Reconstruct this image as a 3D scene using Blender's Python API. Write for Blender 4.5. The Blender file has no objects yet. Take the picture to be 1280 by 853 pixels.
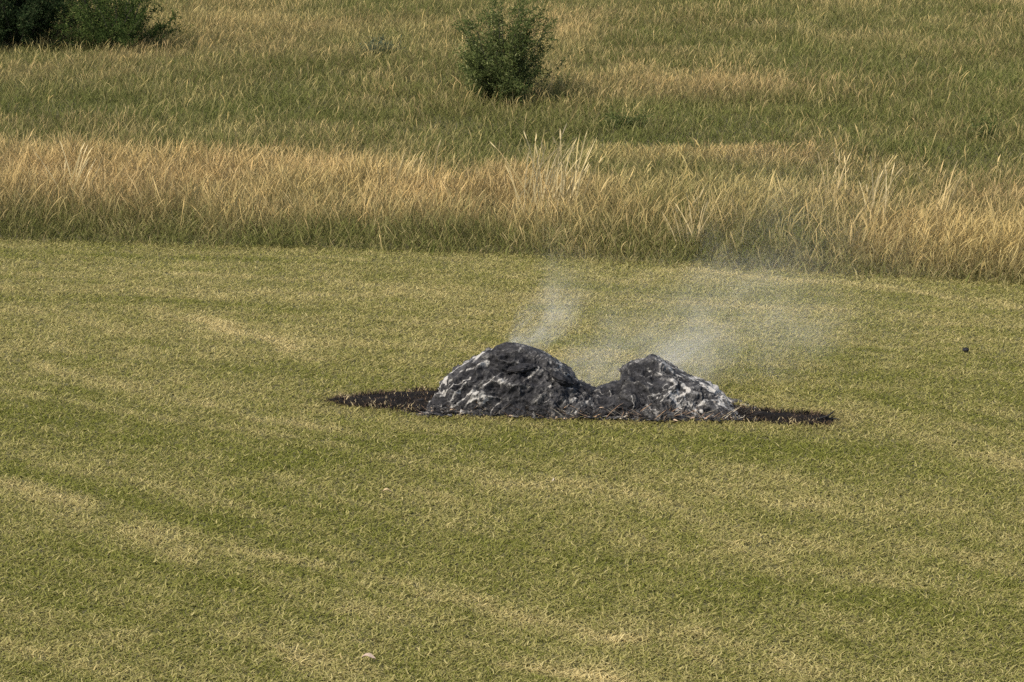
import bpy, math
import numpy as np
from mathutils import Vector

R = math.radians
rng = np.random.default_rng(7)
scene = bpy.context.scene
col = scene.collection

# ------------------------------------------------------------------ camera numbers
CAM_H, PITCH, F = 8.0, R(13.25), 3000.0          # metres, radians, focal length in photo pixels
cp, sp = math.cos(PITCH), math.sin(PITCH)


def gp(u, v, z=0.0):
    """world x, y of the photo point (u, v) on the level z"""
    dx, dy, dz = u - 640, F * cp + (426.5 - v) * sp, -F * sp + (426.5 - v) * cp
    t = (z - CAM_H) / dz
    return dx * t, dy * t


def at_depth(u, v, Y):
    """world x, z of the photo point (u, v) at the distance Y"""
    dx, dy, dz = u - 640, F * cp + (426.5 - v) * sp, -F * sp + (426.5 - v) * cp
    t = Y / dy
    return dx * t, CAM_H + dz * t


# ------------------------------------------------------------------ noise
def _hash(ix, iy, iz, seed):
    h = (ix * np.int64(374761393) + iy * np.int64(668265263) + iz * np.int64(2147483647) + np.int64(seed) * np.int64(1274126177)) & 0xFFFFFFFF
    h = ((h ^ (h >> 13)) * 1274126177) & 0xFFFFFFFF
    h = ((h ^ (h >> 16)) * 2246822519) & 0xFFFFFFFF
    h = h ^ (h >> 15)
    return (h & 0xFFFFFF).astype(np.float64) / 0xFFFFFF


def vnoise(x, y, z=None, seed=0):
    """value noise, -1..1"""
    x = np.asarray(x, float); y = np.asarray(y, float)
    ix = np.floor(x).astype(np.int64); iy = np.floor(y).astype(np.int64)
    fx = x - ix; fy = y - iy
    fx = fx * fx * fx * (fx * (fx * 6 - 15) + 10); fy = fy * fy * fy * (fy * (fy * 6 - 15) + 10)
    if z is None:
        a = _hash(ix, iy, ix * 0, seed); b = _hash(ix + 1, iy, ix * 0, seed)
        c = _hash(ix, iy + 1, ix * 0, seed); d = _hash(ix + 1, iy + 1, ix * 0, seed)
        return ((a * (1 - fx) + b * fx) * (1 - fy) + (c * (1 - fx) + d * fx) * fy) * 2 - 1
    z = np.asarray(z, float); iz = np.floor(z).astype(np.int64); fz = z - iz; fz = fz * fz * (3 - 2 * fz)
    out = 0
    for k in (0, 1):
        a = _hash(ix, iy, iz + k, seed); b = _hash(ix + 1, iy, iz + k, seed)
        c = _hash(ix, iy + 1, iz + k, seed); d = _hash(ix + 1, iy + 1, iz + k, seed)
        out = out + ((a * (1 - fx) + b * fx) * (1 - fy) + (c * (1 - fx) + d * fx) * fy) * (fz if k else 1 - fz)
    return out * 2 - 1


def fbm(x, y, z=None, seed=0, octv=4, gain=.5, ridged=False):
    s, a, n = 0, 1.0, 0
    for o in range(octv):
        q = 2.03 ** o
        v = vnoise(np.asarray(x) * q + o * 17.3, np.asarray(y) * q - o * 9.1, None if z is None else np.asarray(z) * q + o * 3.7, seed + o)
        if ridged:
            v = 1 - 2 * np.abs(v)
        s = s + a * v; n += a; a *= gain
    return s / n


def sstep(a, b, x):
    t = np.clip((x - a) / (b - a), 0, 1)
    return t * t * (3 - 2 * t)


def mixc(a, b, t):
    t = np.asarray(t)[..., None]
    return np.asarray(a) * (1 - t) + np.asarray(b) * t


# ------------------------------------------------------------------ objects
def tag(o, label=None, cat=None, group=None, kind=None):
    for k, v in (("label", label), ("category", cat), ("group", group), ("kind", kind)):
        if v: o[k] = v
    return o


def empty(name, loc):
    o = bpy.data.objects.new(name, None); col.objects.link(o)
    o.location = loc; o.empty_display_size = .2
    return o


def make_mesh(name, V, faces, mat, parent=None, color=None, smooth=False, attrs=None):
    """faces: list of (n, k) index arrays"""
    V = np.asarray(V, np.float32)
    me = bpy.data.meshes.new(name)
    me.vertices.add(len(V)); me.vertices.foreach_set("co", V.ravel())
    loops = np.concatenate([np.asarray(f, np.int32).ravel() for f in faces])
    tot = np.concatenate([np.full(len(f), np.asarray(f).shape[1], np.int32) for f in faces])
    start = np.concatenate([[0], np.cumsum(tot)[:-1]]).astype(np.int32)
    me.loops.add(len(loops)); me.loops.foreach_set("vertex_index", loops)
    me.polygons.add(len(tot)); me.polygons.foreach_set("loop_start", start)
    try: me.polygons.foreach_set("loop_total", tot)
    except Exception: pass
    me.update(calc_edges=True)
    if color is not None:
        a = me.color_attributes.new("Col", "FLOAT_COLOR", "POINT")
        c = np.ones((len(V), 4), np.float32); c[:, :3] = color
        a.data.foreach_set("color", c.ravel())
    for k, v in (attrs or {}).items():
        a = me.attributes.new(k, "FLOAT", "POINT"); a.data.foreach_set("value", np.asarray(v, np.float32))
    me.polygons.foreach_set("use_smooth", np.full(len(tot), smooth))
    me.materials.append(mat)
    o = bpy.data.objects.new(name, me); col.objects.link(o)
    if parent: o.parent = parent
    return o


def blades(P, L, W, az, lean, bend, curl, face, prof, droop=None):
    """Strips: base P (n,3), length L, width W, azimuth of the lean, lean slope, bend (extra lean towards the tip),
    curl sideways, azimuth of the width vector, prof = width factor at each ring (last one is the tip).
    Returns verts (n*k,3), faces, and the ring parameter s per vertex."""
    n = len(P); rings = len(prof)
    s = np.linspace(0, 1, rings)
    d = np.stack([np.cos(az), np.sin(az)], 1); q = np.stack([-np.sin(az), np.cos(az)], 1)
    wv = np.stack([np.cos(face), np.sin(face)], 1)
    k = 2 * (rings - 1) + 1
    V = np.zeros((n, k, 3)); S = np.zeros((n, k))
    for i in range(rings):
        si = s[i]
        off = d * (L * (lean * si + bend * si * si))[:, None] + q * (L * curl * math.sin(math.pi * si))[:, None]
        h = np.sqrt(np.clip(1 - (lean + bend * si) ** 2, .04, 1))
        dr = 0 if droop is None else droop * si ** 3
        zz = L * si * (h - dr)
        c = np.concatenate([P[:, :2] + off, (P[:, 2] + zz)[:, None]], 1)
        if i < rings - 1:
            e = np.zeros((n, 3)); e[:, :2] = wv * (W * prof[i] * .5)[:, None]
            V[:, 2 * i] = c - e; V[:, 2 * i + 1] = c + e; S[:, 2 * i] = S[:, 2 * i + 1] = si
        else:
            V[:, 2 * i] = c; S[:, 2 * i] = si
    b = (np.arange(n) * k)[:, None]
    quads = np.concatenate([b + np.array([[2 * i, 2 * i + 1, 2 * i + 3, 2 * i + 2]]) for i in range(rings - 2)], 0) if rings > 2 else None
    tris = b + np.array([[2 * rings - 4, 2 * rings - 3, 2 * rings - 2]])
    return V.reshape(-1, 3), ([quads] if quads is not None else []) + [tris], S.reshape(-1), k


# ------------------------------------------------------------------ materials
def new_mat(name):
    m = bpy.data.materials.new(name); m.use_nodes = True
    nt = m.node_tree; nt.nodes.clear()
    out = nt.nodes.new("ShaderNodeOutputMaterial")
    return m, nt, out


def leaf_mat(name, trans=.3):
    m, nt, out = new_mat(name)
    a = nt.nodes.new("ShaderNodeAttribute"); a.attribute_name = "Col"
    d = nt.nodes.new("ShaderNodeBsdfDiffuse"); t = nt.nodes.new("ShaderNodeBsdfTranslucent"); mx = nt.nodes.new("ShaderNodeMixShader")
    nt.links.new(a.outputs["Color"], d.inputs["Color"]); nt.links.new(a.outputs["Color"], t.inputs["Color"])
    mx.inputs[0].default_value = trans
    nt.links.new(d.outputs[0], mx.inputs[1]); nt.links.new(t.outputs[0], mx.inputs[2]); nt.links.new(mx.outputs[0], out.inputs[0])
    return m


def principled(nt, out, rough=.9):
    b = nt.nodes.new("ShaderNodeBsdfPrincipled"); b.inputs["Roughness"].default_value = rough
    nt.links.new(b.outputs[0], out.inputs[0])
    return b


def noise_node(nt, scale, detail=4, rough=.6, dist=0, vec=None):
    n = nt.nodes.new("ShaderNodeTexNoise"); n.inputs["Scale"].default_value = scale; n.inputs["Detail"].default_value = detail
    n.inputs["Roughness"].default_value = rough; n.inputs["Distortion"].default_value = dist
    if vec is not None: nt.links.new(vec, n.inputs["Vector"])
    return n


def ramp(nt, fac, stops):
    r = nt.nodes.new("ShaderNodeValToRGB"); e = r.color_ramp.elements
    while len(e) > 1: e.remove(e[-1])
    e[0].position = stops[0][0]; e[0].color = (*stops[0][1], 1)
    for p, c in stops[1:]:
        x = e.new(p); x.color = (*c, 1)
    nt.links.new(fac, r.inputs[0])
    return r


def mathn(nt, op, a, b=None, clamp=False):
    n = nt.nodes.new("ShaderNodeMath"); n.operation = op; n.use_clamp = clamp
    for i, v in enumerate((a, b)):
        if v is None: continue
        if isinstance(v, (int, float)): n.inputs[i].default_value = v
        else: nt.links.new(v, n.inputs[i])
    return n.outputs[0]


M_LAWN = leaf_mat("mown_grass", .38)
M_MEADOW = leaf_mat("meadow_grass", .3)
M_LEAF = leaf_mat("shrub_leaf", .3)

# soil below the grass
M_SOIL, nt, out = new_mat("thatch_and_soil")
b = principled(nt, out, .95)
tc = nt.nodes.new("ShaderNodeTexCoord")
n1 = noise_node(nt, 9, 6, .7, 0, tc.outputs["Object"])
nt.links.new(ramp(nt, n1.outputs[0], [(.3, (.045, .042, .016)), (.5, (.085, .078, .03)), (.72, (.16, .135, .06))]).outputs[0], b.inputs["Base Color"])
bp = nt.nodes.new("ShaderNodeBump"); bp.inputs["Strength"].default_value = .6; bp.inputs["Distance"].default_value = .03
n2 = noise_node(nt, 40, 4, .6, 0, tc.outputs["Object"]); nt.links.new(n2.outputs[0], bp.inputs["Height"]); nt.links.new(bp.outputs[0], b.inputs["Normal"])

# charred crust with ash, and relief shading painted as greyer ridges
M_CHAR, nt, out = new_mat("charred_crust")
b = principled(nt, out, .8); b.inputs["Specular IOR Level"].default_value = .25
tc = nt.nodes.new("ShaderNodeTexCoord")
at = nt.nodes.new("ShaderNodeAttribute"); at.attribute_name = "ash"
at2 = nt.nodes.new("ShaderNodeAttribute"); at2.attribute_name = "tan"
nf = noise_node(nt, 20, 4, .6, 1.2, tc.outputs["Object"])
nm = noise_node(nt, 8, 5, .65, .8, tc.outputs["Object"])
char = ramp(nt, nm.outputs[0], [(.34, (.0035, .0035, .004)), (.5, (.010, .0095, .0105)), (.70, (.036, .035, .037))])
ash_relief_f = mathn(nt, "MULTIPLY_ADD", nf.outputs[0], 1.1); ash_relief_f.node.inputs[2].default_value = -.53
ash_relief_f = mathn(nt, "ADD", ash_relief_f, at.outputs["Fac"], True)
ash_relief_r = ramp(nt, ash_relief_f, [(.20, (0, 0, 0)), (.42, (.09, .09, .09)), (.62, (.40, .40, .40)), (.92, (1, 1, 1))])
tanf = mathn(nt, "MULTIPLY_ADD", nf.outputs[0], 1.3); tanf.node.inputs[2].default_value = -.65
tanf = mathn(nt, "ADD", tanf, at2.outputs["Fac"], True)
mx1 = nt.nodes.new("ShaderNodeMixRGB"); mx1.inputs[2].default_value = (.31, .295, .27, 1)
nt.links.new(ash_relief_r.outputs[0], mx1.inputs[0]); nt.links.new(char.outputs[0], mx1.inputs[1])
mx2 = nt.nodes.new("ShaderNodeMixRGB"); mx2.inputs[2].default_value = (.34, .25, .17, 1)
tr = ramp(nt, tanf, [(.45, (0, 0, 0)), (.7, (1, 1, 1))])
nt.links.new(tr.outputs[0], mx2.inputs[0]); nt.links.new(mx1.outputs[0], mx2.inputs[1])
nt.links.new(mx2.outputs[0], b.inputs["Base Color"])
bp = nt.nodes.new("ShaderNodeBump"); bp.inputs["Strength"].default_value = .45; bp.inputs["Distance"].default_value = .025
nt.links.new(nf.outputs[0], bp.inputs["Height"]); nt.links.new(bp.outputs[0], b.inputs["Normal"])

# burnt litter on the flat ground
M_BURNT, nt, out = new_mat("burnt_litter")
b = principled(nt, out, .95); b.inputs["Specular IOR Level"].default_value = .08
tc = nt.nodes.new("ShaderNodeTexCoord"); n1 = noise_node(nt, 7, 5, .65, .6, tc.outputs["Object"])
nt.links.new(ramp(nt, n1.outputs[0], [(.35, (.006, .005, .0045)), (.58, (.011, .009, .0075)), (.78, (.06, .042, .028))]).outputs[0], b.inputs["Base Color"])

# charred stubble and straw (per-blade colour)
M_STUB, nt, out = new_mat("charred_stubble")
b = principled(nt, out, .95); b.inputs["Specular IOR Level"].default_value = .15
a = nt.nodes.new("ShaderNodeAttribute"); a.attribute_name = "Col"; nt.links.new(a.outputs["Color"], b.inputs["Base Color"])

# bark
M_BARK, nt, out = new_mat("bark")
b = principled(nt, out, .9); tc = nt.nodes.new("ShaderNodeTexCoord")
n = noise_node(nt, 14, 4, .6, .4, tc.outputs["Object"])
nt.links.new(ramp(nt, n.outputs[0], [(.3, (.035, .028, .02)), (.7, (.09, .075, .055))]).outputs[0], b.inputs["Base Color"])

# ------------------------------------------------------------------ shape of the lawn, the meadow and the burnt ground
EDGE = [(-400, 288), (0, 300), (200, 307), (400, 313), (620, 320), (800, 328), (1000, 342), (1280, 358), (1700, 385)]
EX, EY = np.array([gp(*p) for p in EDGE]).T


def edge_y(x):
    return np.interp(x, EX, EY) + .16 * vnoise(np.asarray(x) * .9, np.asarray(x) * 0 + 3.3, seed=5) + .09 * vnoise(np.asarray(x) * 4.1, np.asarray(x) * 0, seed=6)


def ground_z(x, y):
    s = sstep(-1, 6, y - np.interp(x, EX, EY))
    return s * (.10 * vnoise(x * .21, y * .21, seed=11) + .05 * vnoise(x * .6, y * .6, seed=12)) + .015 * vnoise(x * .5, y * .5, seed=13) * (1 - s)


def front_arr(pts):
    a = np.array([gp(u, v) for u, v in pts]); return a[:, 0], a[:, 1]


# outlines of the scorched ground (photo points on the flat lawn)
SCORCH = {
    "left": [(408, 500), (432, 497), (470, 494), (520, 490), (575, 488), (590, 505), (575, 519), (545, 518), (520, 516), (490, 511), (455, 508), (425, 505)],
    "right": [(905, 508), (930, 512), (965, 516), (1000, 518), (1030, 520), (1040, 527), (1034, 532), (1000, 531), (960, 528), (925, 526), (900, 524)],
}
SCW = {k: np.array([gp(*p) for p in v]) for k, v in SCORCH.items()}


def poly_sd(x, y, P):
    """signed distance (negative inside) to a polygon"""
    d = np.full(x.shape, 1e9); ins = np.zeros(x.shape, bool)
    n = len(P)
    for i in range(n):
        ax, ay = P[i]; bx, by = P[(i + 1) % n]
        ex, ey = bx - ax, by - ay
        t = np.clip(((x - ax) * ex + (y - ay) * ey) / (ex * ex + ey * ey), 0, 1)
        d = np.minimum(d, np.hypot(x - ax - t * ex, y - ay - t * ey))
        c = ((ay > y) != (by > y)) & (x < (bx - ax) * (y - ay) / (by - ay + 1e-12) + ax)
        ins ^= c
    return np.where(ins, -d, d)


# mounds: silhouette, front foot line
SIL_L = [(514, 519), (530, 512), (541, 503), (547, 493), (551, 483), (555, 473), (563, 466), (575, 459), (590, 450), (605, 440), (620, 433), (633, 428.5), (645, 431), (655, 433),
         (672, 439), (690, 448), (704, 458), (714, 467), (722, 475), (735, 481), (750, 487), (775, 493), (805, 502), (830, 522)]
SIL_R = [(700, 524), (720, 505), (735, 490), (750, 483), (765, 478.5), (775, 476), (780, 466), (786, 454), (800, 450), (808, 449), (816, 445.5), (826, 451), (842, 463), (857, 470), (872, 476),
         (884, 482), (896, 491), (905, 500), (915, 509), (926, 517), (936, 524)]
FRONT = [(520, 518), (545, 520), (600, 520), (640, 522), (690, 524), (740, 524), (800, 526), (850, 526), (900, 526), (940, 526)]
FX, FY = front_arr(FRONT)
YR = float(np.mean(FY)) + .72


def on_mound(x, y):
    cx = np.array([gp(u, 500)[0] for u in (530, 550, 640, 720, 760, 830, 900, 935)])
    hw = np.array([.15, .55, .72, .66, .6, .72, .5, .12])
    h = np.interp(x, cx, hw, left=0, right=0)
    f = np.interp(x, FX, FY)
    return (h > 0) & (y > f) & (y < f + 2 * h)


# ------------------------------------------------------------------ ground sheet
def nonuni(lo, hi, a, b, step, far):
    core = np.arange(a, b + 1e-6, step)
    g1 = [core[0]]; s = step
    while g1[-1] > lo: s *= far; g1.append(g1[-1] - s)
    g2 = [core[-1]]; s = step
    while g2[-1] < hi: s *= far; g2.append(g2[-1] + s)
    return np.concatenate([np.array(g1[1:])[::-1], core, np.array(g2[1:])])


gx = nonuni(-2500, 2500, -36, 36, .6, 1.5); gy = nonuni(-2500, 4000, 12, 112, .6, 1.5)
GX, GY = np.meshgrid(gx, gy)
ny, nx = GX.shape
V = np.stack([GX.ravel(), GY.ravel(), ground_z(GX, GY).ravel() - .012], 1)
i0 = (np.arange(ny - 1)[:, None] * nx + np.arange(nx - 1)[None]).ravel()
g = make_mesh("ground", V, [np.stack([i0, i0 + 1, i0 + 1 + nx, i0 + nx], 1)], M_SOIL, smooth=True)
tag(g, "wide flat field soil and thatch under the mown grass and the meadow", "ground", kind="structure")

# ------------------------------------------------------------------ mown grass
STREAKS = [  # polyline in the photo, half width (m), amount (+ dry / - green)
    ([(-80, 585), (0, 603), (110, 635), (230, 688), (330, 722), (440, 762), (560, 790), (700, 838), (820, 870)], .42, .42),
    ([(-60, 640), (60, 690), (200, 752), (330, 800), (420, 850)], .16, .30),
    ([(150, 640), (330, 690), (520, 735), (700, 775), (900, 835)], .14, .34),
    ([(-60, 490), (120, 505), (300, 540), (480, 560)], .12, .30),
    ([(430, 590), (640, 640), (860, 670), (1100, 735)], .13, .26),
    ([(300, 610), (520, 668), (760, 705)], .12, -.28),
    ([(60, 650), (260, 730), (420, 785)], .16, -.30),
    ([(-60, 330), (400, 345), (700, 345)], .10, .28), ([(100, 385), (420, 400), (600, 405)], .10, .22), ([(900, 395), (1320, 430)], .10, .26), ([(960, 430), (1320, 455)], .10, -.22),
    ([(480, 740), (640, 765), (740, 797), (860, 800)], .40, .35),
    ([(180, 388), (235, 400), (290, 412), (355, 434)], .27, .95),
    ([(-80, 420), (0, 440), (90, 468), (180, 490), (320, 520), (430, 548)], .34, .40),
    ([(-80, 350), (0, 357), (200, 366), (420, 374), (560, 360)], .45, .25),
    ([(620, 598), (760, 610), (900, 640), (1100, 630), (1320, 655)], .35, .28),
    ([(630, 832), (700, 842), (780, 856)], .13, .8),
    ([(820, 336), (1000, 352), (1150, 368), (1350, 392)], .22, .42),
    ([(1160, 403), (1330, 414)], .12, .5),
    ([(1150, 548), (1230, 572), (1330, 596)], .35, .35),
    ([(880, 700), (1100, 684), (1330, 706)], .5, .22),
    ([(-50, 815), (200, 800), (420, 818)], .35, .25),
    ([(840, 790), (960, 812), (1020, 845)], .3, .4),
    ([(240, 345), (500, 352), (800, 350)], .3, .2),
    ([(600, 392), (760, 388)], .3, .2),
    ([(-60, 505), (0, 520), (130, 545), (300, 575), (470, 585)], .85, -.42),
    ([(-60, 575), (0, 585), (120, 618), (250, 652), (345, 672)], .22, -.4),
    ([(420, 562), (700, 556), (1000, 566)], .6, -.30),
    ([(-60, 715), (180, 742), (300, 790)], .5, -.28),
    ([(980, 562), (1330, 552)], .4, -.3),
    ([(600, 680), (840, 722), (1000, 740)], .45, -.22),
    ([(880, 748), (1330, 770)], .5, -.2),
    ([(-60, 316), (120, 320), (320, 326)], .3, -.35),
    ([(250, 455), (500, 470)], .5, -.18),
    ([(960, 470), (1300, 500)], .6, -.2),
]


def field_dry(x, y):
    """0 green .. 1 straw over the mown field"""
    d = np.full(x.shape, .35)
    d += .16 * sstep(30, 36, y) - .03 * (1 - sstep(22, 25, y))
    d += .17 * fbm(x * .33, y * .33, seed=21, octv=4)
    # swaths left by the mower: along the meadow edge far away, diagonal near the camera
    far = sstep(29, 33.5, y)
    c, s = math.cos(R(-13)), math.sin(R(-13))
    u, v = x * c + y * s, -x * s + y * c
    a1 = fbm(u * .16, v * 2.9, seed=31, octv=4, gain=.6)
    c, s = math.cos(R(-36)), math.sin(R(-36))
    u, v = x * c + y * s, -x * s + y * c
    w = v + .35 * vnoise(u * .25, v * .25, seed=33)
    a2 = fbm(u * .22, w * 2.6, seed=32, octv=4, gain=.55)
    d += .50 * a1 * far + .40 * a2 * (1 - far)
    d += .22 * fbm(x * 2.2, y * 1.5, seed=41, octv=3)
    d += .17 * fbm(u * .9 + .4 * vnoise(x, y, seed=46), w * 3.2, seed=47, octv=4, gain=.6)
    d += .10 * fbm(x * 6, y * 4, seed=48, octv=2)
    brk = .55 + .95 * fbm(x * 1.3, y * 1.3, seed=43, octv=4, gain=.6)
    for pts, hw, amt in STREAKS:
        P = np.array([gp(*p) for p in pts]); dd = np.full(x.shape, 1e9)
        wx = x + .22 * vnoise(x * 1.3, y * 1.3, seed=44); wy = y + .22 * vnoise(x * 1.3, y * 1.3, seed=45)
        for (ax, ay), (bx, by) in zip(P[:-1], P[1:]):
            ex, ey = bx - ax, by - ay
            t = np.clip(((wx - ax) * ex + (wy - ay) * ey) / (ex * ex + ey * ey), 0, 1)
            dd = np.minimum(dd, np.hypot(wx - ax - t * ex, wy - ay - t * ey))
        d += 1.6 * amt * np.exp(-(dd / (hw * (.72 if amt > 0 else 1))) ** 2) * np.clip(brk, 0, 1.6)
    return d


def scatter(n, y0, y1, pad, dens_fn=None):
    """random points over the ground the photo sees (and a little to each side)"""
    # area grows with distance: draw y by the trapezoid's width
    ys = np.linspace(y0, y1, 400); w = ys * 640 / F * 1.03 + pad
    cdf = np.cumsum(w * (1 if dens_fn is None else dens_fn(ys))); cdf /= cdf[-1]
    y = np.interp(rng.random(n), cdf, ys)
    hw = y * 640 / F * 1.03 + pad
    x = (rng.random(n) * 2 - 1) * hw
    return x, y


def masked(x, y):
    m = on_mound(x, y)
    for P in SCW.values():
        m |= (poly_sd(x, y, P) < -.02 + .10 * vnoise(x * 5, y * 8, seed=51) + .05 * rng.standard_normal(x.shape)) & (rng.random(x.shape) < .985)
    return m


N_LAWN = 880000
x, y = scatter(N_LAWN, 19.5, 43.5, 3.0, lambda q: (30 / q) ** 1.0)
keep = (y < edge_y(x) + .25) & ~masked(x, y)
x, y = x[keep], y[keep]; n = len(x)
dry = field_dry(x, y)
tuft = fbm(x * 7, y * 7, seed=61, octv=2)
isdry = np.clip(dry + .27 * rng.standard_normal(n) + .12 * tuft, 0, 1.4)
L = (.05 + .055 * rng.random(n)) * (1 + .25 * tuft)
W = .0075 + .0085 * rng.random(n)
az = rng.random(n) * 2 * np.pi
lean = .45 + .5 * rng.random(n); bend = .15 + .35 * rng.random(n)
over = lean + bend; sc_ = np.minimum(1, .96 / over); lean *= sc_; bend *= sc_
curl = .26 * rng.standard_normal(n)
clip = rng.random(n) < .03 + .06 * np.clip(dry - .3, 0, 1)
L = np.where(clip, .06 + .06 * rng.random(n), L); lean = np.where(clip, .86, lean); bend = np.where(clip, .08, bend); isdry = np.where(clip, np.maximum(isdry, .65), isdry)
P = np.stack([x, y, ground_z(x, y) - .01 + np.where(clip, .03, 0)], 1)
V, F_, S, k = blades(P, L, W, az, lean, bend, curl, rng.random(n) * 2 * np.pi, [1, 1, .9, .65, 0], droop=.12 * rng.random(n))
hue = rng.random(n)
green = mixc((.140, .152, .030), (.215, .215, .055), hue)
straw = mixc((.360, .300, .120), (.49, .42, .19), hue)
c = mixc(green, straw, isdry)
sg = np.full(n, 9.)
for PP in SCW.values(): sg = np.minimum(sg, poly_sd(x, y, PP))
mf = np.interp(x, FX, FY) - y
sg = np.minimum(sg, np.where((x > FX[0]) & (x < FX[-1]) & (mf > -.4) & (mf < .5), np.abs(mf), 9.))
singe = np.exp(-np.clip(sg, 0, 9) / (.06 + .12 * rng.random(n))) * (rng.random(n) < .8)
c = mixc(c, mixc((.05, .036, .022), (.22, .155, .08), rng.random(n)), np.clip(singe, 0, 1))
c *= (.93 + .17 * rng.random(n))[:, None]
o = make_mesh("mown_grass", V, F_, M_LAWN, color=np.repeat(c, k, 0))
tag(o, "short mown grass of the field, olive green with pale straw streaks left by the mower", "grass", kind="stuff")

# ------------------------------------------------------------------ meadow
GOLD = [  # photo centre on the canopy, radii in metres across / away, amount
    ((100, 205), 5.5, 3.0, .45), ((330, 200), 4.5, 2.6, .40), ((560, 215), 3.0, 2.2, .28), ((720, 225), 2.6, 2.4, .40), ((900, 255), 4.0, 1.4, .25),
    ((1150, 280), 3.0, 2.0, .35), ((1270, 290), 2.0, 2.0, .35), ((870, 172), 2.6, .9, 1.0), ((300, 22), 3.2, 6.0, .35), ((690, 25), 1.7, 6.0, .50),
    ((820, 88), 4.0, 2.6, .5), ((150, 75), 3.5, 3.0, .22), ((1040, 190), 2.5, 1.2, .25), ((1250, 160), 1.6, 1.5, .25), ((480, 40), 3.5, 4.0, .2),
    ((90, 130), 3.4, 1.6, .2), ((1150, 230), 4, 1.4, .2),
    ((90, 262), 1.7, .9, -.26), ((200, 275), 2.4, .9, -.22), ((300, 268), 1.3, .8, -.16), ((430, 268), 1.7, .9, -.22), ((640, 285), 1.5, 1.0, -.2), ((950, 285), 2.8, 1.4, -.30), ((1180, 325), 1.8, .8, -.2), ((1060, 255), 1.6, .8, -.25), ((780, 240), 1.2, .8, -.2),
    ((480, 130), 4.5, 2.6, -.18), ((620, 170), 3.0, 1.3, -.18), ((80, 118), 3.2, 1.0, -.28), ((1120, 120), 5.0, 3.5, -.16), ((1190, 165), 3.0, 1.0, -.30),
    ((960, 120), 4, 1.4, -.12), ((780, 152), 1.6, .6, -.35), ((660, 150), 1.8, 1.2, -.1), ((250, 118), 3.0, 1.5, -.12), ((1150, 72), 4, 3, -.16), ((560, 90), 3, 3, -.15), ((820, 30), 3, 4, -.2),
]


def gold_field(x, y):
    e = y - np.interp(x, EX, EY)
    bw = np.interp(x, [-12, -4, 0, 4, 12], [9.5, 8.5, 7.0, 6.0, 6.0])
    bw = bw + 1.6 * vnoise(x * .45, y * .1, seed=75)
    g = .25 + (.15 + .42 * fbm(x * .42, y * .3, seed=76, octv=3)) * (1 - sstep(bw - 4.5, bw + 2.0, e)) * (.55 + .45 * sstep(.2, 1.8, e)) - .08 * (1 - sstep(.3, 2.0, e)) * (.4 + 1.6 * vnoise(x * .55, y * 0, seed=77))
    g += .24 * fbm(x * .35, y * .22, seed=71, octv=4) + .16 * fbm(x * 1.7, y * 1.1, seed=72, octv=3)
    for (u, v), rx, ry, amt in GOLD:
        cx, cy = gp(u, v, .5)
        g += amt * np.exp(-((x - cx + .4 * vnoise(x * .8, y * .8, seed=73)) / rx) ** 2 - ((y - cy + .4 * vnoise(x * .8, y * .8, seed=74)) / ry) ** 2)
    return g


def height_field(x, y):
    e = y - np.interp(x, EX, EY)
    bw = np.interp(x, [-12, -4, 0, 4, 12], [9.5, 8.5, 7.0, 6.0, 6.0])
    h = .44 + .26 * (1 - sstep(bw - 4, bw + 2.5, e))
    h *= .42 + .58 * sstep(-.3, 1.3, e)
    for u, v, rx in ((632, 122, 1.6), (40, 50, 3.6), (170, 54, 2.6)):
        cx, cy = gp(u, v); h *= 1 + .55 * np.exp(-((x - cx) / rx) ** 2 - ((y - cy + 1.0) / 1.3) ** 2)
    cx, cy = gp(870, 172, .3)
    h *= 1 - .68 * np.exp(-((x - cx) / 2.8) ** 2 - ((y - cy) / 1.1) ** 2)   # lodged straw
    return h * (1 + .42 * fbm(x * .7, y * .6, seed=81, octv=3))


BUSH = [gp(632, 131)]


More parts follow.
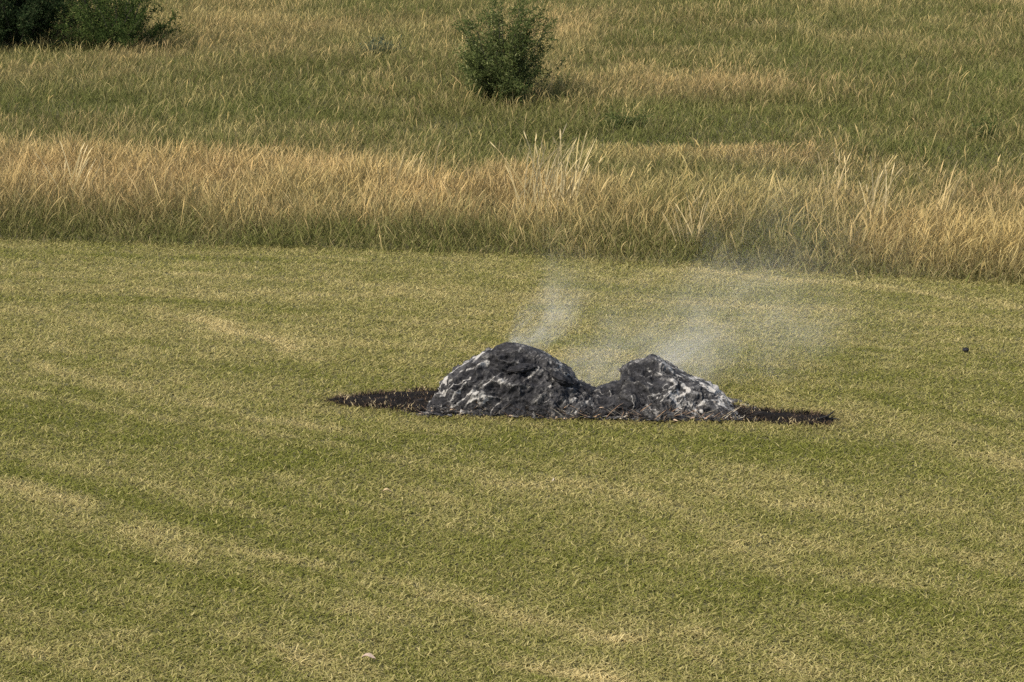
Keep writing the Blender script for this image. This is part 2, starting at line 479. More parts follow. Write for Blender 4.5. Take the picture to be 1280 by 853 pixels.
def meadow_layer(n, kind):
    x, y = scatter(n, 35.5, 104, 3.4, lambda q: (45 / q) ** (.9 if kind == "leaf" else .8))
    keep = y > edge_y(x) + (.0 if kind == "leaf" else .08) - .45 * rng.random(n) ** 4
    gf = gold_field(x, y)
    if kind == "tall":
        keep &= rng.random(n) < np.clip(.5 + 1.4 * fbm(x * .5, y * .35, seed=87, octv=3), .03, 1)
    if kind == "stalk":
        keep &= rng.random(n) < np.clip(.14 + 1.15 * (gf - .18), .08, 1)
    x, y, gf = x[keep], y[keep], gf[keep]; n = len(x)
    h = height_field(x, y)
    P = np.stack([x, y, ground_z(x, y) - .02], 1)
    hue = rng.random(n); br = (.77 + .34 * rng.random(n)) * (1 + .10 * fbm(x * .6, y * .4, seed=83, octv=3))
    rose = np.clip(.35 + .9 * fbm(x * .3, y * .2, seed=84, octv=3), 0, 1)
    wide = 1 + .10 * sstep(50, 90, y)
    if kind == "leaf":
        L = h * (.45 + .5 * rng.random(n)); W = (.010 + .010 * rng.random(n)) * wide
        lean = .1 + .4 * rng.random(n); bend = .1 + .5 * rng.random(n); m = np.minimum(1, .95 / (lean + bend)); lean *= m; bend *= m
        V, F_, S, k = blades(P, L, W, rng.random(n) * 6.283, lean, bend, 0.2 * rng.standard_normal(n), rng.random(n) * 6.283, [.8, 1, .9, .6, 0], droop=.25 * rng.random(n))
        dryl = np.clip(gf - .22 + .26 * rng.standard_normal(n) + .20 * (1 - sstep(.4, 2.2, y - np.interp(x, EX, EY))), 0, 1)
        c = mixc(mixc((.100, .117, .031), (.175, .180, .058), hue), mixc((.29, .23, .105), (.43, .355, .18), hue), dryl)
        c = np.repeat(c * br[:, None] * mixc((1, 1, 1), (1.05, .97, 1.04), rose), k, 0)
    else:
        L = h * (.85 + .5 * rng.random(n)); W = (.007 + .007 * rng.random(n)) * wide
        if kind == 'tall':
            L = h * (1.15 + .55 * rng.random(n)); W = W * 1.35; gf = gf + .35; br = br * 1.08
        az = 3.2 * fbm(x * .25, y * .15, seed=86, octv=2) + rng.normal(.1, 1.7, n)
        lean = .03 + .30 * rng.random(n); bend = .05 + .36 * rng.random(n)
        V, F_, S, k = blades(P, L, W, az, lean, bend, .15 * rng.standard_normal(n), rng.random(n) * 6.283, [.8, .7, .6, .65, 1.5, 0], droop=.06 * rng.random(n))
        t = np.clip(gf + .25 * rng.standard_normal(n), 0, 1)
        tipc = mixc(mixc((.18, .17, .065), (.26, .235, .095), hue), mixc((.42, .308, .115), (.54, .425, .19), hue), t)
        base = mixc(mixc((.09, .105, .025), (.16, .155, .045), hue), mixc((.25, .20, .075), (.36, .29, .12), hue), t * .8)
        Sr = S.reshape(n, k)
        c = mixc(base[:, None, :].repeat(k, 1), tipc[:, None, :].repeat(k, 1), sstep(.05, .65, Sr)) * br[:, None, None]
        c = (c * mixc((1, 1, 1), (1.06, .96, 1.05), rose)[:, None, :]).reshape(-1, 3)
    return V, F_, c


Vs, Fs, Cs, off = [], [], [], 0
for n, kind in ((600000, "leaf"), (395000, "stalk"), (8000, "tall")):
    V, F_, c = meadow_layer(n, kind)
    Vs.append(V); Cs.append(c); Fs += [f + off for f in F_]; off += len(V)
o = make_mesh("meadow_grass", np.concatenate(Vs), Fs, M_MEADOW, color=np.concatenate(Cs))
tag(o, "tall unmown meadow grass behind the field, golden seed heads over green leaves", "grass", kind="stuff")

# ------------------------------------------------------------------ single tall grass clumps
def grass_clump(u, v, n, h, spread, lean, tone, label):
    x0, y0 = gp(u, v)
    z0 = float(ground_z(np.array([x0]), np.array([y0]))[0])
    t = empty("dry_grass_clump", (x0, y0, z0)); tag(t, label, "tall grass", "pale dry grass clumps standing out of the meadow edge")
    r = np.random.default_rng(int(u * 7 + v))
    P = np.stack([r.normal(0, spread, n), r.normal(0, spread * .5, n), np.full(n, -.03)], 1)
    L = h * (.62 + .45 * r.random(n)); W = .019 + .014 * r.random(n)
    az = r.normal(0, .9, n) + (r.random(n) < .3) * np.pi
    le = np.clip(lean + .10 * r.standard_normal(n), .0, .5); be = .04 + .22 * r.random(n)
    V, F_, S, k = blades(P, L, W, az, le, be, .04 * r.standard_normal(n), r.normal(0, .5, n), [1, .95, .85, .75, .6, 0])
    c = mixc((.42, .33, .15), tone, r.random(n))
    make_mesh("stalk", V, F_, M_MEADOW, t, color=np.repeat(c, k, 0))
    m = np.arange(n)[r.random(n) < .65]
    tips = V.reshape(n, k, 3)[m, -1]; pre = V.reshape(n, k, 3)[m, -3]
    hp = pre + (tips - pre) * .35
    dv = tips - pre; azh = np.arctan2(dv[:, 1], dv[:, 0]); sl = np.clip(np.hypot(dv[:, 0], dv[:, 1]) / (np.linalg.norm(dv, axis=1) + 1e-6), 0, .9)
    V2, F2, S2, k2 = blades(hp, .16 + .08 * r.random(len(m)), .020 + .014 * r.random(len(m)), azh, sl, .05 + 0 * sl, .03 * r.standard_normal(len(m)), r.normal(0, .5, len(m)), [.5, 1, .8, 0])
    hc = mixc(tone, (.60, .48, .25), r.random(len(m)))
    for i in range(len(m)):
        make_mesh("seed_head", V2[i * k2:(i + 1) * k2], [np.array([[0, 1, 3, 2], [2, 3, 5, 4]]), np.array([[4, 5, 6]])], M_MEADOW, t, color=np.repeat(hc[i:i + 1], k2, 0))


T1 = (.66, .54, .30)
grass_clump(683, 285, 48, 1.9, .26, .16, T1, "large fan of tall pale straw stalks in the meadow edge, behind the left charred mound")
grass_clump(1088, 300, 16, 1.5, .07, .06, T1, "narrow upright bundle of pale straw stalks at the meadow edge, right of the drifting smoke")
grass_clump(88, 262, 11, 1.5, .16, .32, T1, "thin bleached stalks leaning right in the golden meadow edge, below the big dark shrub")
grass_clump(497, 255, 16, 1.35, .20, .20, (.60, .46, .22), "short tan tuft leaning right in the golden band, left of the fan of tall stalks")
grass_clump(1172, 300, 14, 1.35, .16, .16, (.58, .44, .21), "loose golden stalks leaning right near the far right end of the meadow edge")
grass_clump(862, 312, 10, 1.05, .14, .18, (.56, .45, .24), "few curved pale stalks in the lower meadow edge, just above the drifting smoke")
grass_clump(1040, 268, 11, 1.15, .08, .08, (.60, .47, .24), "small pale tuft deeper in the meadow edge, just left of the upright stalk bundle")

# ------------------------------------------------------------------ shrubs
def tube(pts, rads, sides=6):
    pts = np.asarray(pts, float); n = len(pts); V, Fq = [], []
    for i in range(n):
        d = pts[min(i + 1, n - 1)] - pts[max(i - 1, 0)]; d /= np.linalg.norm(d) + 1e-9
        a = np.cross(d, (.31, .83, .47)); a /= np.linalg.norm(a) + 1e-9; b_ = np.cross(d, a)
        for j in range(sides):
            t = 2 * math.pi * j / sides
            V.append(pts[i] + rads[i] * (a * math.cos(t) + b_ * math.sin(t)))
    for i in range(n - 1):
        for j in range(sides):
            Fq.append((i * sides + j, i * sides + (j + 1) % sides, (i + 1) * sides + (j + 1) % sides, (i + 1) * sides + j))
    return np.array(V), np.array(Fq)


def shrub(u, v, width, height, n_stem, n_leaf, leaf, cols, label, seed, profile, name="shrub", cat="shrub", group=None, core=.0):
    """profile(t): half width (0..1) at the height fraction t"""
    r = np.random.default_rng(seed)
    x0, y0 = gp(u, v); z0 = float(ground_z(np.array([x0]), np.array([y0]))[0])
    t = empty(name, (x0, y0, z0)); tag(t, label, cat, group)
    SV, SF, off = [], [], 0; ends = []
    for i in range(n_stem):
        hz = height * (.14 + .86 * r.random() ** .9); a = r.random() * 6.283
        tt = hz / height
        rad = width * .5 * profile(tt) * math.sqrt(r.random()) * .95
        m = 7; s = np.linspace(0, 1, m)
        base = r.normal(0, .05 * width, 2)
        px = base[0] + (rad * math.cos(a) - base[0]) * (s ** .8) + .04 * width * np.cumsum(r.normal(0, .35, m)) * s
        py = base[1] + (rad * math.sin(a) - base[1]) * (s ** .8) + .04 * width * np.cumsum(r.normal(0, .35, m)) * s
        pz = -.05 + (hz + .05) * s
        p = np.stack([px, py, pz], 1)
        r0 = .006 + .012 * height * .4 * r.random()
        V, Fq = tube(p, r0 * (1 - .8 * s), 5); SV.append(V); SF.append(Fq + off); off += len(V); ends.append(p)
    make_mesh("stem", np.concatenate(SV), [np.concatenate(SF)], M_BARK, t, smooth=True)
    # leaves: on twigs off the stems, dense clumps and gaps
    E = np.array(ends)
    ntw = n_leaf // 14
    si = r.integers(0, n_stem, ntw); sf = .18 + .82 * r.random(ntw) ** .8
    f = sf * 6; i0 = np.minimum(f.astype(int), 5); fr = (f - i0)[:, None]
    tp = E[si, i0] * (1 - fr) + E[si, i0 + 1] * fr
    # twig direction: outwards and up
    td = np.stack([tp[:, 0] / (width * .5), tp[:, 1] / (width * .5), .55 * np.ones(ntw)], 1) + r.normal(0, .55, (ntw, 3))
    td /= np.linalg.norm(td, axis=1)[:, None]
    tl = leaf * (2.0 + 3.5 * r.random(ntw))
    hue_t = r.random(ntw)
    C, D, H = [], [], []
    for q in range(14):
        fq = (q + r.random(ntw)) / 14
        C.append(tp + td * (tl * fq)[:, None] + r.normal(0, leaf * .35, (ntw, 3)))
        dd = td + r.normal(0, .7, (ntw, 3)); D.append(dd / np.linalg.norm(dd, axis=1)[:, None]); H.append(hue_t)
    C = np.concatenate(C); D = np.concatenate(D); H = np.concatenate(H)
    C[:, 2] = np.maximum(C[:, 2], .06)
    nl = len(C); sd = np.cross(D, r.normal(0, 1, (nl, 3))); sd /= np.linalg.norm(sd, axis=1)[:, None]
    ll = leaf * (.6 + .7 * r.random(nl))[:, None]; ww = ll * .30
    up = np.cross(sd, D) * ll * .12
    V = np.stack([C - D * ll * .5, C + sd * ww * .5 + up, C + D * ll * .5, C - sd * ww * .5 + up], 1).reshape(-1, 3)
    Fq = np.arange(nl * 4).reshape(-1, 4)
    c = mixc(cols[0], cols[1], np.clip(.6 * H + .4 * r.random(nl), 0, 1))
    c[r.random(nl) < .06] = cols[2]
    make_mesh("foliage", V, [Fq], M_LEAF, t, color=np.repeat(c, 4, 0))
    return t


DARK = ((.050, .068, .022), (.135, .158, .052), (.26, .27, .12))
DEEP = ((.018, .032, .013), (.052, .076, .030), (.12, .14, .06))
GRN = ((.036, .062, .018), (.100, .130, .036), (.18, .19, .07))
prof1 = lambda t: float(np.interp(t, [0, .15, .35, .55, .75, .9, 1], [.72, .95, 1, 1, .93, .74, .45]))
prof2 = lambda t: float(np.interp(t, [0, .12, .4, .7, 1], [.8, 1, 1, .85, .4]))
shrub(632, 129, 2.75, 2.55, 110, 27000, .09, DARK, "lone dark green leafy bush standing in the middle of the meadow", 5, prof1)
shrub(20, 58, 5.9, 3.2, 150, 60000, .10, DEEP, "big blackish green shrub cut off by the top left corner", 8, prof2, group="shrubs at the top left")
shrub(146, 62, 4.6, 2.4, 100, 27000, .09, GRN, "smaller brighter green shrub beside the big blackish shrub", 9, prof2, group="shrubs at the top left")
WG = "low weeds growing among the meadow grass"
WPROF = lambda t: 1 - .5 * t
shrub(1231, 182, .85, .42, 16, 1000, .085, DARK, "low dark green weed among pale grass near the right border", 21, WPROF, "weed", "plant", WG)
shrub(472, 74, 1.5, .42, 22, 1300, .09, ((.06, .08, .05), (.11, .13, .08), (.19, .2, .12)), "low greyish green weed patch left of the lone bush", 22, WPROF, "weed", "plant", WG)
shrub(785, 164, 1.5, .32, 20, 1100, .08, DARK, "low dark weed along the top of the pale flattened straw patch", 23, WPROF, "weed", "plant", WG)
shrub(705, 118, .5, .4, 12, 500, .08, DARK, "small dark weed just right of the lone bush", 24, WPROF, "weed", "plant", WG)

# ------------------------------------------------------------------ charred mounds
def mound(name, sil, label, seed, apex):
    """front slope and back slope hung on a ridge whose outline follows the photo"""
    sx, sz = [], []
    for u, v in sil:
        X, Z = at_depth(u, v, YR); sx.append(X); sz.append(max(Z, 0))
    sx, sz = np.array(sx), np.array(sz)
    nxx, nt_ = 460, 260
    xs = np.linspace(sx[0], sx[-1], nxx)
    # smooth silhouette
    prof = np.interp(xs, sx, sz)
    ker = np.hanning(13); ker /= ker.sum()
    prof = np.convolve(np.pad(prof, 6, mode="edge"), ker, "valid"); prof[0] = prof[-1] = 0
    ends = np.minimum(1, np.minimum(xs - xs[0], xs[-1] - xs) / .30) ** .6
    fy = np.interp(xs, FX, FY)
    front = fy - YR                                   # negative
    front = front * (.25 + .75 * ends); back = .85 * (.3 + .7 * ends) * np.clip(prof / .5, .35, 1)
    t = np.linspace(-1, 1, nt_)
    X, T = np.meshgrid(xs, t)
    Y = np.where(T < 0, -T * front[None], T * back[None])
    g_ = .38 * (1 - np.abs(T) ** 1.7) + .62 * (1 - np.sqrt(T * T + .012) + .11) ** 1.05
    Z = prof[None] * np.clip(g_, 0, 1)
    # the foot spreads sideways towards the front
    fl = np.clip(1 - (X - xs[0]) / .75, 0, 1); fr = np.clip(1 - (xs[-1] - X) / .75, 0, 1)
    tf = np.clip(-T, 0, 1)
    X = X - (.30 if seed == 100 else .05) * fl * tf + (.05 if seed == 100 else .12) * fr * tf
    cx = .5 * (xs[0] + xs[-1])
    ax, ay, az_ = apex
    # relief: folds that hang down the flank like draped cloth, ledges and pockets
    ddx, ddy = X - ax, Y - ay
    w1 = fbm(X * 2.1, Y * 2.1, Z * 2.1, seed=seed, octv=3); w2 = fbm(X * 2.3 + 9, Y * 2.3, Z * 2.3, seed=seed + 1, octv=3)
    sgn = -1.0 if seed == 100 else 1.0
    along = sgn * X * .78 - Z * .62; perp = sgn * X * .62 + Z * .78
    flank = sstep(-.05, .35, sgn * ddx)
    folds = fbm(perp * 3.2 + .9 * w1, along * 1.0 + .6 * w2, Y * 1.5, seed=seed + 3, octv=4, gain=.55, ridged=True)
    lumps = fbm(X * 3.0 + 1.0 * w1, Y * 3.0, Z * 4.0 + 1.0 * w2, seed=seed + 7, octv=5, gain=.52)
    crag = fbm(X * 4.4 + 1.4 * w2, Y * 4.4, Z * 6.5 - 1.4 * w1, seed=seed + 9, octv=5, gain=.56, ridged=True)
    fine = fbm(X * 17, Y * 17, Z * 17, seed=seed + 13, octv=3, gain=.6)
    low = sstep(.0, .12, Z)
    P = np.stack([X, Y, Z], 2)
    # normals of the smooth form
    dX = np.gradient(P, axis=1); dT = np.gradient(P, axis=0)
    N = np.cross(dX, dT); N /= np.linalg.norm(N, axis=2)[..., None] + 1e-9
    amp = .060 * folds * (.5 + .7 * flank) + .150 * lumps + .085 * np.sign(crag) * np.abs(crag) ** 1.3 + .008 * fine
    ridge = np.exp(-(T / .22) ** 2)
    amp = np.clip(amp - .015, -.16, .11) * (.30 + .70 * low) * (1 - .86 * ridge) * (.2 + .8 * ends[None] ** 2)
    P = P + N * amp[..., None]
    P[..., 2] = np.where(np.abs(T) > .985, -.05, P[..., 2])
    P[:, 0, 2] = P[:, -1, 2] = -.05
    # ash streaks and patches, plus relief shading painted in as paler raised folds; tan unburnt bits towards the foot
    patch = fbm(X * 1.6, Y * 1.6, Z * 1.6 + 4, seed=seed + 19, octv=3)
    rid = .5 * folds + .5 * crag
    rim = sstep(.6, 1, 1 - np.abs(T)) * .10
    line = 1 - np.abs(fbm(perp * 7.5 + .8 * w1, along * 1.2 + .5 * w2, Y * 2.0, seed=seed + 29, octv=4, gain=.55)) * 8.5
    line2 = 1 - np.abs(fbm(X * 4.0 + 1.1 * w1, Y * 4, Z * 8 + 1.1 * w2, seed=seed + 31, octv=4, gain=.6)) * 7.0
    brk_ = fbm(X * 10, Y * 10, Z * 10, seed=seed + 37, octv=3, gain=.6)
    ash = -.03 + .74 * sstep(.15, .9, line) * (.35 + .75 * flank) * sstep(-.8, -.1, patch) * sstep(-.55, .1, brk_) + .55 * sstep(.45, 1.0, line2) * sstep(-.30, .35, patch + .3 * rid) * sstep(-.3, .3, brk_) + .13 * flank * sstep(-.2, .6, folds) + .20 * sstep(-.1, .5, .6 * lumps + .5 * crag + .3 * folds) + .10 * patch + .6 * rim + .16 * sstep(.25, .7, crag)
    tan = .04 + .36 * sstep(.30, .05, Z) * (.5 + .8 * fbm(X * 4, Y * 4, Z * 4, seed=seed + 23, octv=2)) + .12 * np.clip(patch, 0, 1)
    root = empty(name, (cx, YR, 0)); tag(root, label, "ash pile", "smouldering charred mounds on the lawn")
    Vv = P.reshape(-1, 3) - np.array([cx, 0, 0])
    i0 = (np.arange(nt_ - 1)[:, None] * nxx + np.arange(nxx - 1)[None]).ravel()
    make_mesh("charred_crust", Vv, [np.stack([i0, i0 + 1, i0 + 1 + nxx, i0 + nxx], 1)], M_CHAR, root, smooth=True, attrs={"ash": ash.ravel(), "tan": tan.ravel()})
    return root, cx, (X, P)


def lump(root, cx, u, v, Y, rx, ry, rz, seed, ash=.0, tilt=0.0):
    """an uneven charred lump half sunk in the crust"""
    import bmesh
    bm = bmesh.new(); bmesh.ops.create_icosphere(bm, subdivisions=5, radius=1)
    V = np.array([q.co[:] for q in bm.verts]); Fc = np.array([[q.index for q in f.verts] for f in bm.faces]); bm.free()
    d = 1 + .30 * fbm(V[:, 0] * 1.3, V[:, 1] * 1.3, V[:, 2] * 1.3, seed=seed, octv=4) + .16 * fbm(V[:, 0] * 3.4, V[:, 1] * 3.4, V[:, 2] * 3.4, seed=seed + 2, octv=3, ridged=True)
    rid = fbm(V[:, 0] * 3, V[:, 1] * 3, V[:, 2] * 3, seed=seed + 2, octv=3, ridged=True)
    V = V * d[:, None] * np.array([rx, ry, rz])
    ct, st = math.cos(tilt), math.sin(tilt)
    V = np.stack([V[:, 0] * ct - V[:, 2] * st, V[:, 1], V[:, 0] * st + V[:, 2] * ct], 1)
    X, Z = at_depth(u, v, Y)
    V += np.array([X - cx, Y - YR, Z])
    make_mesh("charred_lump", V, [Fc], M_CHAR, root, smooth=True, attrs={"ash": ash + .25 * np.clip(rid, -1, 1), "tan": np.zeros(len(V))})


def straws(root, cx, n, u0, u1, seed, sc_len=1.0):
    """loose singed stalks lying over the foot of a mound"""
    r = np.random.default_rng(seed)
    u = u0 + (u1 - u0) * r.random(n); X = np.array([gp(q, 522)[0] for q in u])
    Y = np.interp(X, FX, FY) + r.normal(0.03, .06, n)
    P = np.stack([X - cx, Y - YR, np.maximum(.02, .5 * (Y - np.interp(X, FX, FY))) + .02 * r.random(n)], 1)
    V, F_, S, k = blades(P, (.10 + .22 * r.random(n)) * sc_len, .010 + .012 * r.random(n), r.normal(0, .5, n) + np.pi * (r.random(n) < .5),
                         .75 + .2 * r.random(n), 0 * P[:, 0], .12 * r.standard_normal(n), np.full(n, np.pi / 2) + r.normal(0, .4, n), [1, 1, .8, 0])
    pick = r.random(n)
    c = np.where((pick < .55)[:, None], mixc((.02, .018, .016), (.06, .05, .04), r.random(n)), np.where((pick < .82)[:, None], mixc((.16, .10, .06), (.30, .20, .12), r.random(n)), mixc((.36, .30, .2), (.52, .46, .36), r.random(n))))
    o = make_mesh("singed_straw", V, F_, M_STUB, root, color=np.repeat(c, k, 0)); o["kind"] = "stuff"


def debris(root, cx, n, u0, u1, seed):
    """crumbs of char and ash lying along the foot of a mound"""
    r = np.random.default_rng(seed)
    O = np.array([(1, 0, 0), (-1, 0, 0), (0, 1, 0), (0, -1, 0), (0, 0, 1), (0, 0, -1)], float)
    T_ = np.array([(0, 2, 4), (2, 1, 4), (1, 3, 4), (3, 0, 4), (2, 0, 5), (1, 2, 5), (3, 1, 5), (0, 3, 5)])
    X = np.array([gp(q, 522)[0] for q in u0 + (u1 - u0) * r.random(n)]); Y = np.interp(X, FX, FY) - .10 + .26 * r.random(n) ** 1.5
    V, Fc, A, B = [], [], [], []
    for i in range(n):
        sz = .007 + .020 * r.random() ** 2.5
        v = O * (.6 + .8 * r.random((6, 1))) * sz * np.array([2.4, 1, .6]); a = r.random() * 6.28
        v = np.stack([v[:, 0] * math.cos(a) - v[:, 1] * math.sin(a), v[:, 0] * math.sin(a) + v[:, 1] * math.cos(a), v[:, 2]], 1)
        V.append(v + np.array([X[i] - cx, Y[i] - YR, .035 + .8 * max(0, Y[i] - np.interp(X[i], FX, FY))])); Fc.append(T_ + 6 * i)
        q = r.random(); A += [(.45 if q < .18 else -.1)] * 6; B += [(.9 if .18 <= q < .28 else 0)] * 6
    o = make_mesh("burnt_debris", np.concatenate(V), [np.concatenate(Fc)], M_CHAR, root, attrs={"ash": A, "tan": B}); o["kind"] = "stuff"


axL, azL = at_depth(640, 432, YR)
rootL, cxL, _ = mound("charred_mound", SIL_L, "larger rounded charred mound with ash streaks running down its left flank", 100, (axL, .1, azL))
for a in ((652, 461, YR - .30, .19, .11, .05, 301, .05, .15), (702, 474, YR - .38, .14, .12, .06, 302, .05, -.6), (676, 513, YR - .66, .15, .08, .06, 305, .1, -.25)):
    lump(rootL, cxL, *a)
straws(rootL, cxL, 130, 522, 745, 41); debris(rootL, cxL, 220, 518, 748, 71)
axR, azR = at_depth(818, 458, YR)
rootR, cxR, _ = mound("charred_mound", SIL_R, "smaller charred mound with a knobbly top, right of the rounded one", 200, (axR, .1, azR))
for a in ((797, 465, YR - .05, .12, .14, .09, 311, .0, .6), (820, 464, YR - .08, .13, .13, .09, 312, .05, -.6), (848, 474, YR - .08, .14, .12, .05, 313, .1, -.55),
          (786, 506, YR - .58, .19, .10, .06, 314, -.1, 0.1), (880, 506, YR - .5, .13, .10, .05, 316, .2, -.5)):
    lump(rootR, cxR, *a)
straws(rootR, cxR, 120, 745, 935, 42); debris(rootR, cxR, 200, 745, 945, 72)

# ------------------------------------------------------------------ scorched ground and its stubble
def scorched(key, label, n, seed):
    Pp = SCW[key]; r = np.random.default_rng(seed)
    lo, hi = Pp.min(0) - .12, Pp.max(0) + .12
    nx_, ny_ = int((hi[0] - lo[0]) / .02), int((hi[1] - lo[1]) / .02)
    X, Y = np.meshgrid(np.linspace(lo[0], hi[0], nx_), np.linspace(lo[1], hi[1], ny_))
    sd = poly_sd(X, Y, Pp) + .15 * fbm(X * 3, Y * 7, seed=seed, octv=4)
    Z = np.where(sd < 0, .012 + .045 * np.clip(-sd / .15, 0, 1) * (.5 + .6 * fbm(X * 5, Y * 5, seed=seed + 1, octv=4) + .3), -.03)
    c0 = Pp.mean(0)
    root = empty("scorched_patch", (c0[0], c0[1], 0)); tag(root, label, "burnt grass", "flat scorched grass beside the mounds")
    V = np.stack([X - c0[0], Y - c0[1], Z], 2).reshape(-1, 3)
    i0 = (np.arange(ny_ - 1)[:, None] * nx_ + np.arange(nx_ - 1)[None]).ravel()
    q = np.stack([i0, i0 + 1, i0 + 1 + nx_, i0 + nx_], 1)
    q = q[(sd.ravel()[q] < .03).any(1)]
    tanv = .08 + .42 * np.clip(fbm(X * 3, Y * 6, seed=seed + 4, octv=3), 0, 1)
    make_mesh("burnt_crust", V, [q], M_BURNT, root, smooth=True, attrs={"ash": np.full(V.shape[0], -.55), "tan": tanv.ravel()})
    x = lo[0] + (hi[0] - lo[0]) * r.random(n * 3); y = lo[1] + (hi[1] - lo[1]) * r.random(n * 3)
    s = poly_sd(x, y, Pp) + .05 * vnoise(x * 9, y * 9, seed=51); s = s + .05 * vnoise(x * 4, y * 7, seed=seed); k_ = s < .06 * r.random(len(s)); x, y, s = x[k_], y[k_], s[k_]; m = len(x)
    P = np.stack([x - c0[0], y - c0[1], np.full(m, .0)], 1)
    V, F_, S, k = blades(P, .045 + .06 * r.random(m), .008 + .010 * r.random(m), r.random(m) * 6.283, .3 + .45 * r.random(m), .2 * r.random(m), .15 * r.standard_normal(m), r.random(m) * 6.283, [1, .9, .7, 0])
    pick = r.random(m)
    pick = pick + .5 * fbm(x * 2.2, y * 5, seed=seed + 4, octv=3)
    c = np.where((pick < .66)[:, None], mixc((.005, .004, .004), (.018, .014, .012), r.random(m)), np.where((pick < .93)[:, None], mixc((.05, .035, .022), (.15, .10, .065), r.random(m)), mixc((.30, .23, .12), (.42, .34, .2), r.random(m))))
    o = make_mesh("burnt_stubble", V, F_, M_STUB, root, color=np.repeat(c, k, 0)); o["kind"] = "stuff"
    return root


scorched("left", "long flat tongue of blackened grass reaching left from the larger mound", 1800, 61)
scorched("right", "narrow strip of blackened grass tapering right from the smaller mound", 1400, 62)


def prong(x, y, segs, label):
    """a thin burnt twig"""
    pass


tx, ty = gp(1030, 529)
tw = empty("burnt_twig", (tx, ty, .03))
tag(tw, "small forked black twig sticking up at the right tip of the blackened strip", "twig")
V1, F1 = tube([(-.16, 0, 0), (-.05, .01, .03), (.04, .0, .06), (.12, .02, .115), (.13, .02, .13)], [.013, .014, .012, .009, .004], 7)
make_mesh("branch", V1, [F1], M_STUB, tw, color=np.full((len(V1), 3), .018), smooth=True)
V1, F1 = tube([(.0, 0, .045), (.06, .02, .03), (.14, .03, .02), (.2, .02, .015)], [.011, .010, .008, .004], 7)
make_mesh("side_twig", V1, [F1], M_STUB, tw, color=np.full((len(V1), 3), .02), smooth=True)

# ------------------------------------------------------------------ little things on the lawn
def clod(u, v):
    import bmesh
    bm = bmesh.new(); bmesh.ops.create_icosphere(bm, subdivisions=4, radius=1)
    V = np.array([q.co[:] for q in bm.verts]); Fc = np.array([[q.index for q in f.verts] for f in bm.faces]); bm.free()
    d = 1 + .35 * fbm(V[:, 0] * 1.5, V[:, 1] * 1.5, V[:, 2] * 1.5, seed=77, octv=4)
    V = V * d[:, None] * np.array([.046, .04, .032])
    x, y = gp(u, v + 2)
    o = make_mesh("burnt_clod", V, [Fc], M_CHAR, smooth=True, attrs={"ash": np.full(len(V), -.6), "tan": np.zeros(len(V))})
    o.location = (x, y, .065)
    tag(o, "tiny black clod lying alone on the mown grass, far right", "clod")


clod(1207, 441)


def fallen_leaf(u, v, ln, wd, rot, label, cc):
    m = 9; s = np.linspace(0, 1, m); V = []
    for i, t in enumerate(s):
        w = wd * (math.sin(math.pi * min(max(t, .02), .98)) ** .8) * (1 + .25 * math.sin(7 * t + u)); xx = (t - .5) * ln
        zz = .03 * math.sin(math.pi * t) + .008 * math.sin(5 * t)
        for q in (-1, -.4, .0, .4, 1):
            V.append((xx, q * w * .5, zz + .018 * abs(q) ** 1.5))
    V = np.array(V); V2 = V + np.array([0, 0, -.003]); nv = len(V)
    Fq = [(i * 5 + j, i * 5 + j + 1, i * 5 + j + 6, i * 5 + j + 5) for i in range(m - 1) for j in range(4)]
    Fq2 = [tuple(nv + a for a in f[::-1]) for f in Fq]
    x, y = gp(u, v)
    o = make_mesh("dry_leaf", np.concatenate([V, V2]), [np.array(Fq + Fq2)], M_STUB, color=np.tile(np.array(cc), (2 * nv, 1)), smooth=True)
    o.location = (x, y, .05); o.rotation_euler = (R(20), 0, rot)
    tag(o, label, "leaf", "pale dry leaves lying on the mown grass")


fallen_leaf(461, 830, .13, .05, R(-8), "palest curled dry leaf, lying near the bottom border of the lawn", (.36, .28, .22))
fallen_leaf(484, 621, .11, .035, R(5), "tan dry leaf on green lawn below the left tongue of burnt grass", (.42, .33, .19))
fallen_leaf(692, 608, .05, .03, R(30), "smallest whitish dry leaf, on the lawn below the larger mound", (.50, .43, .33))

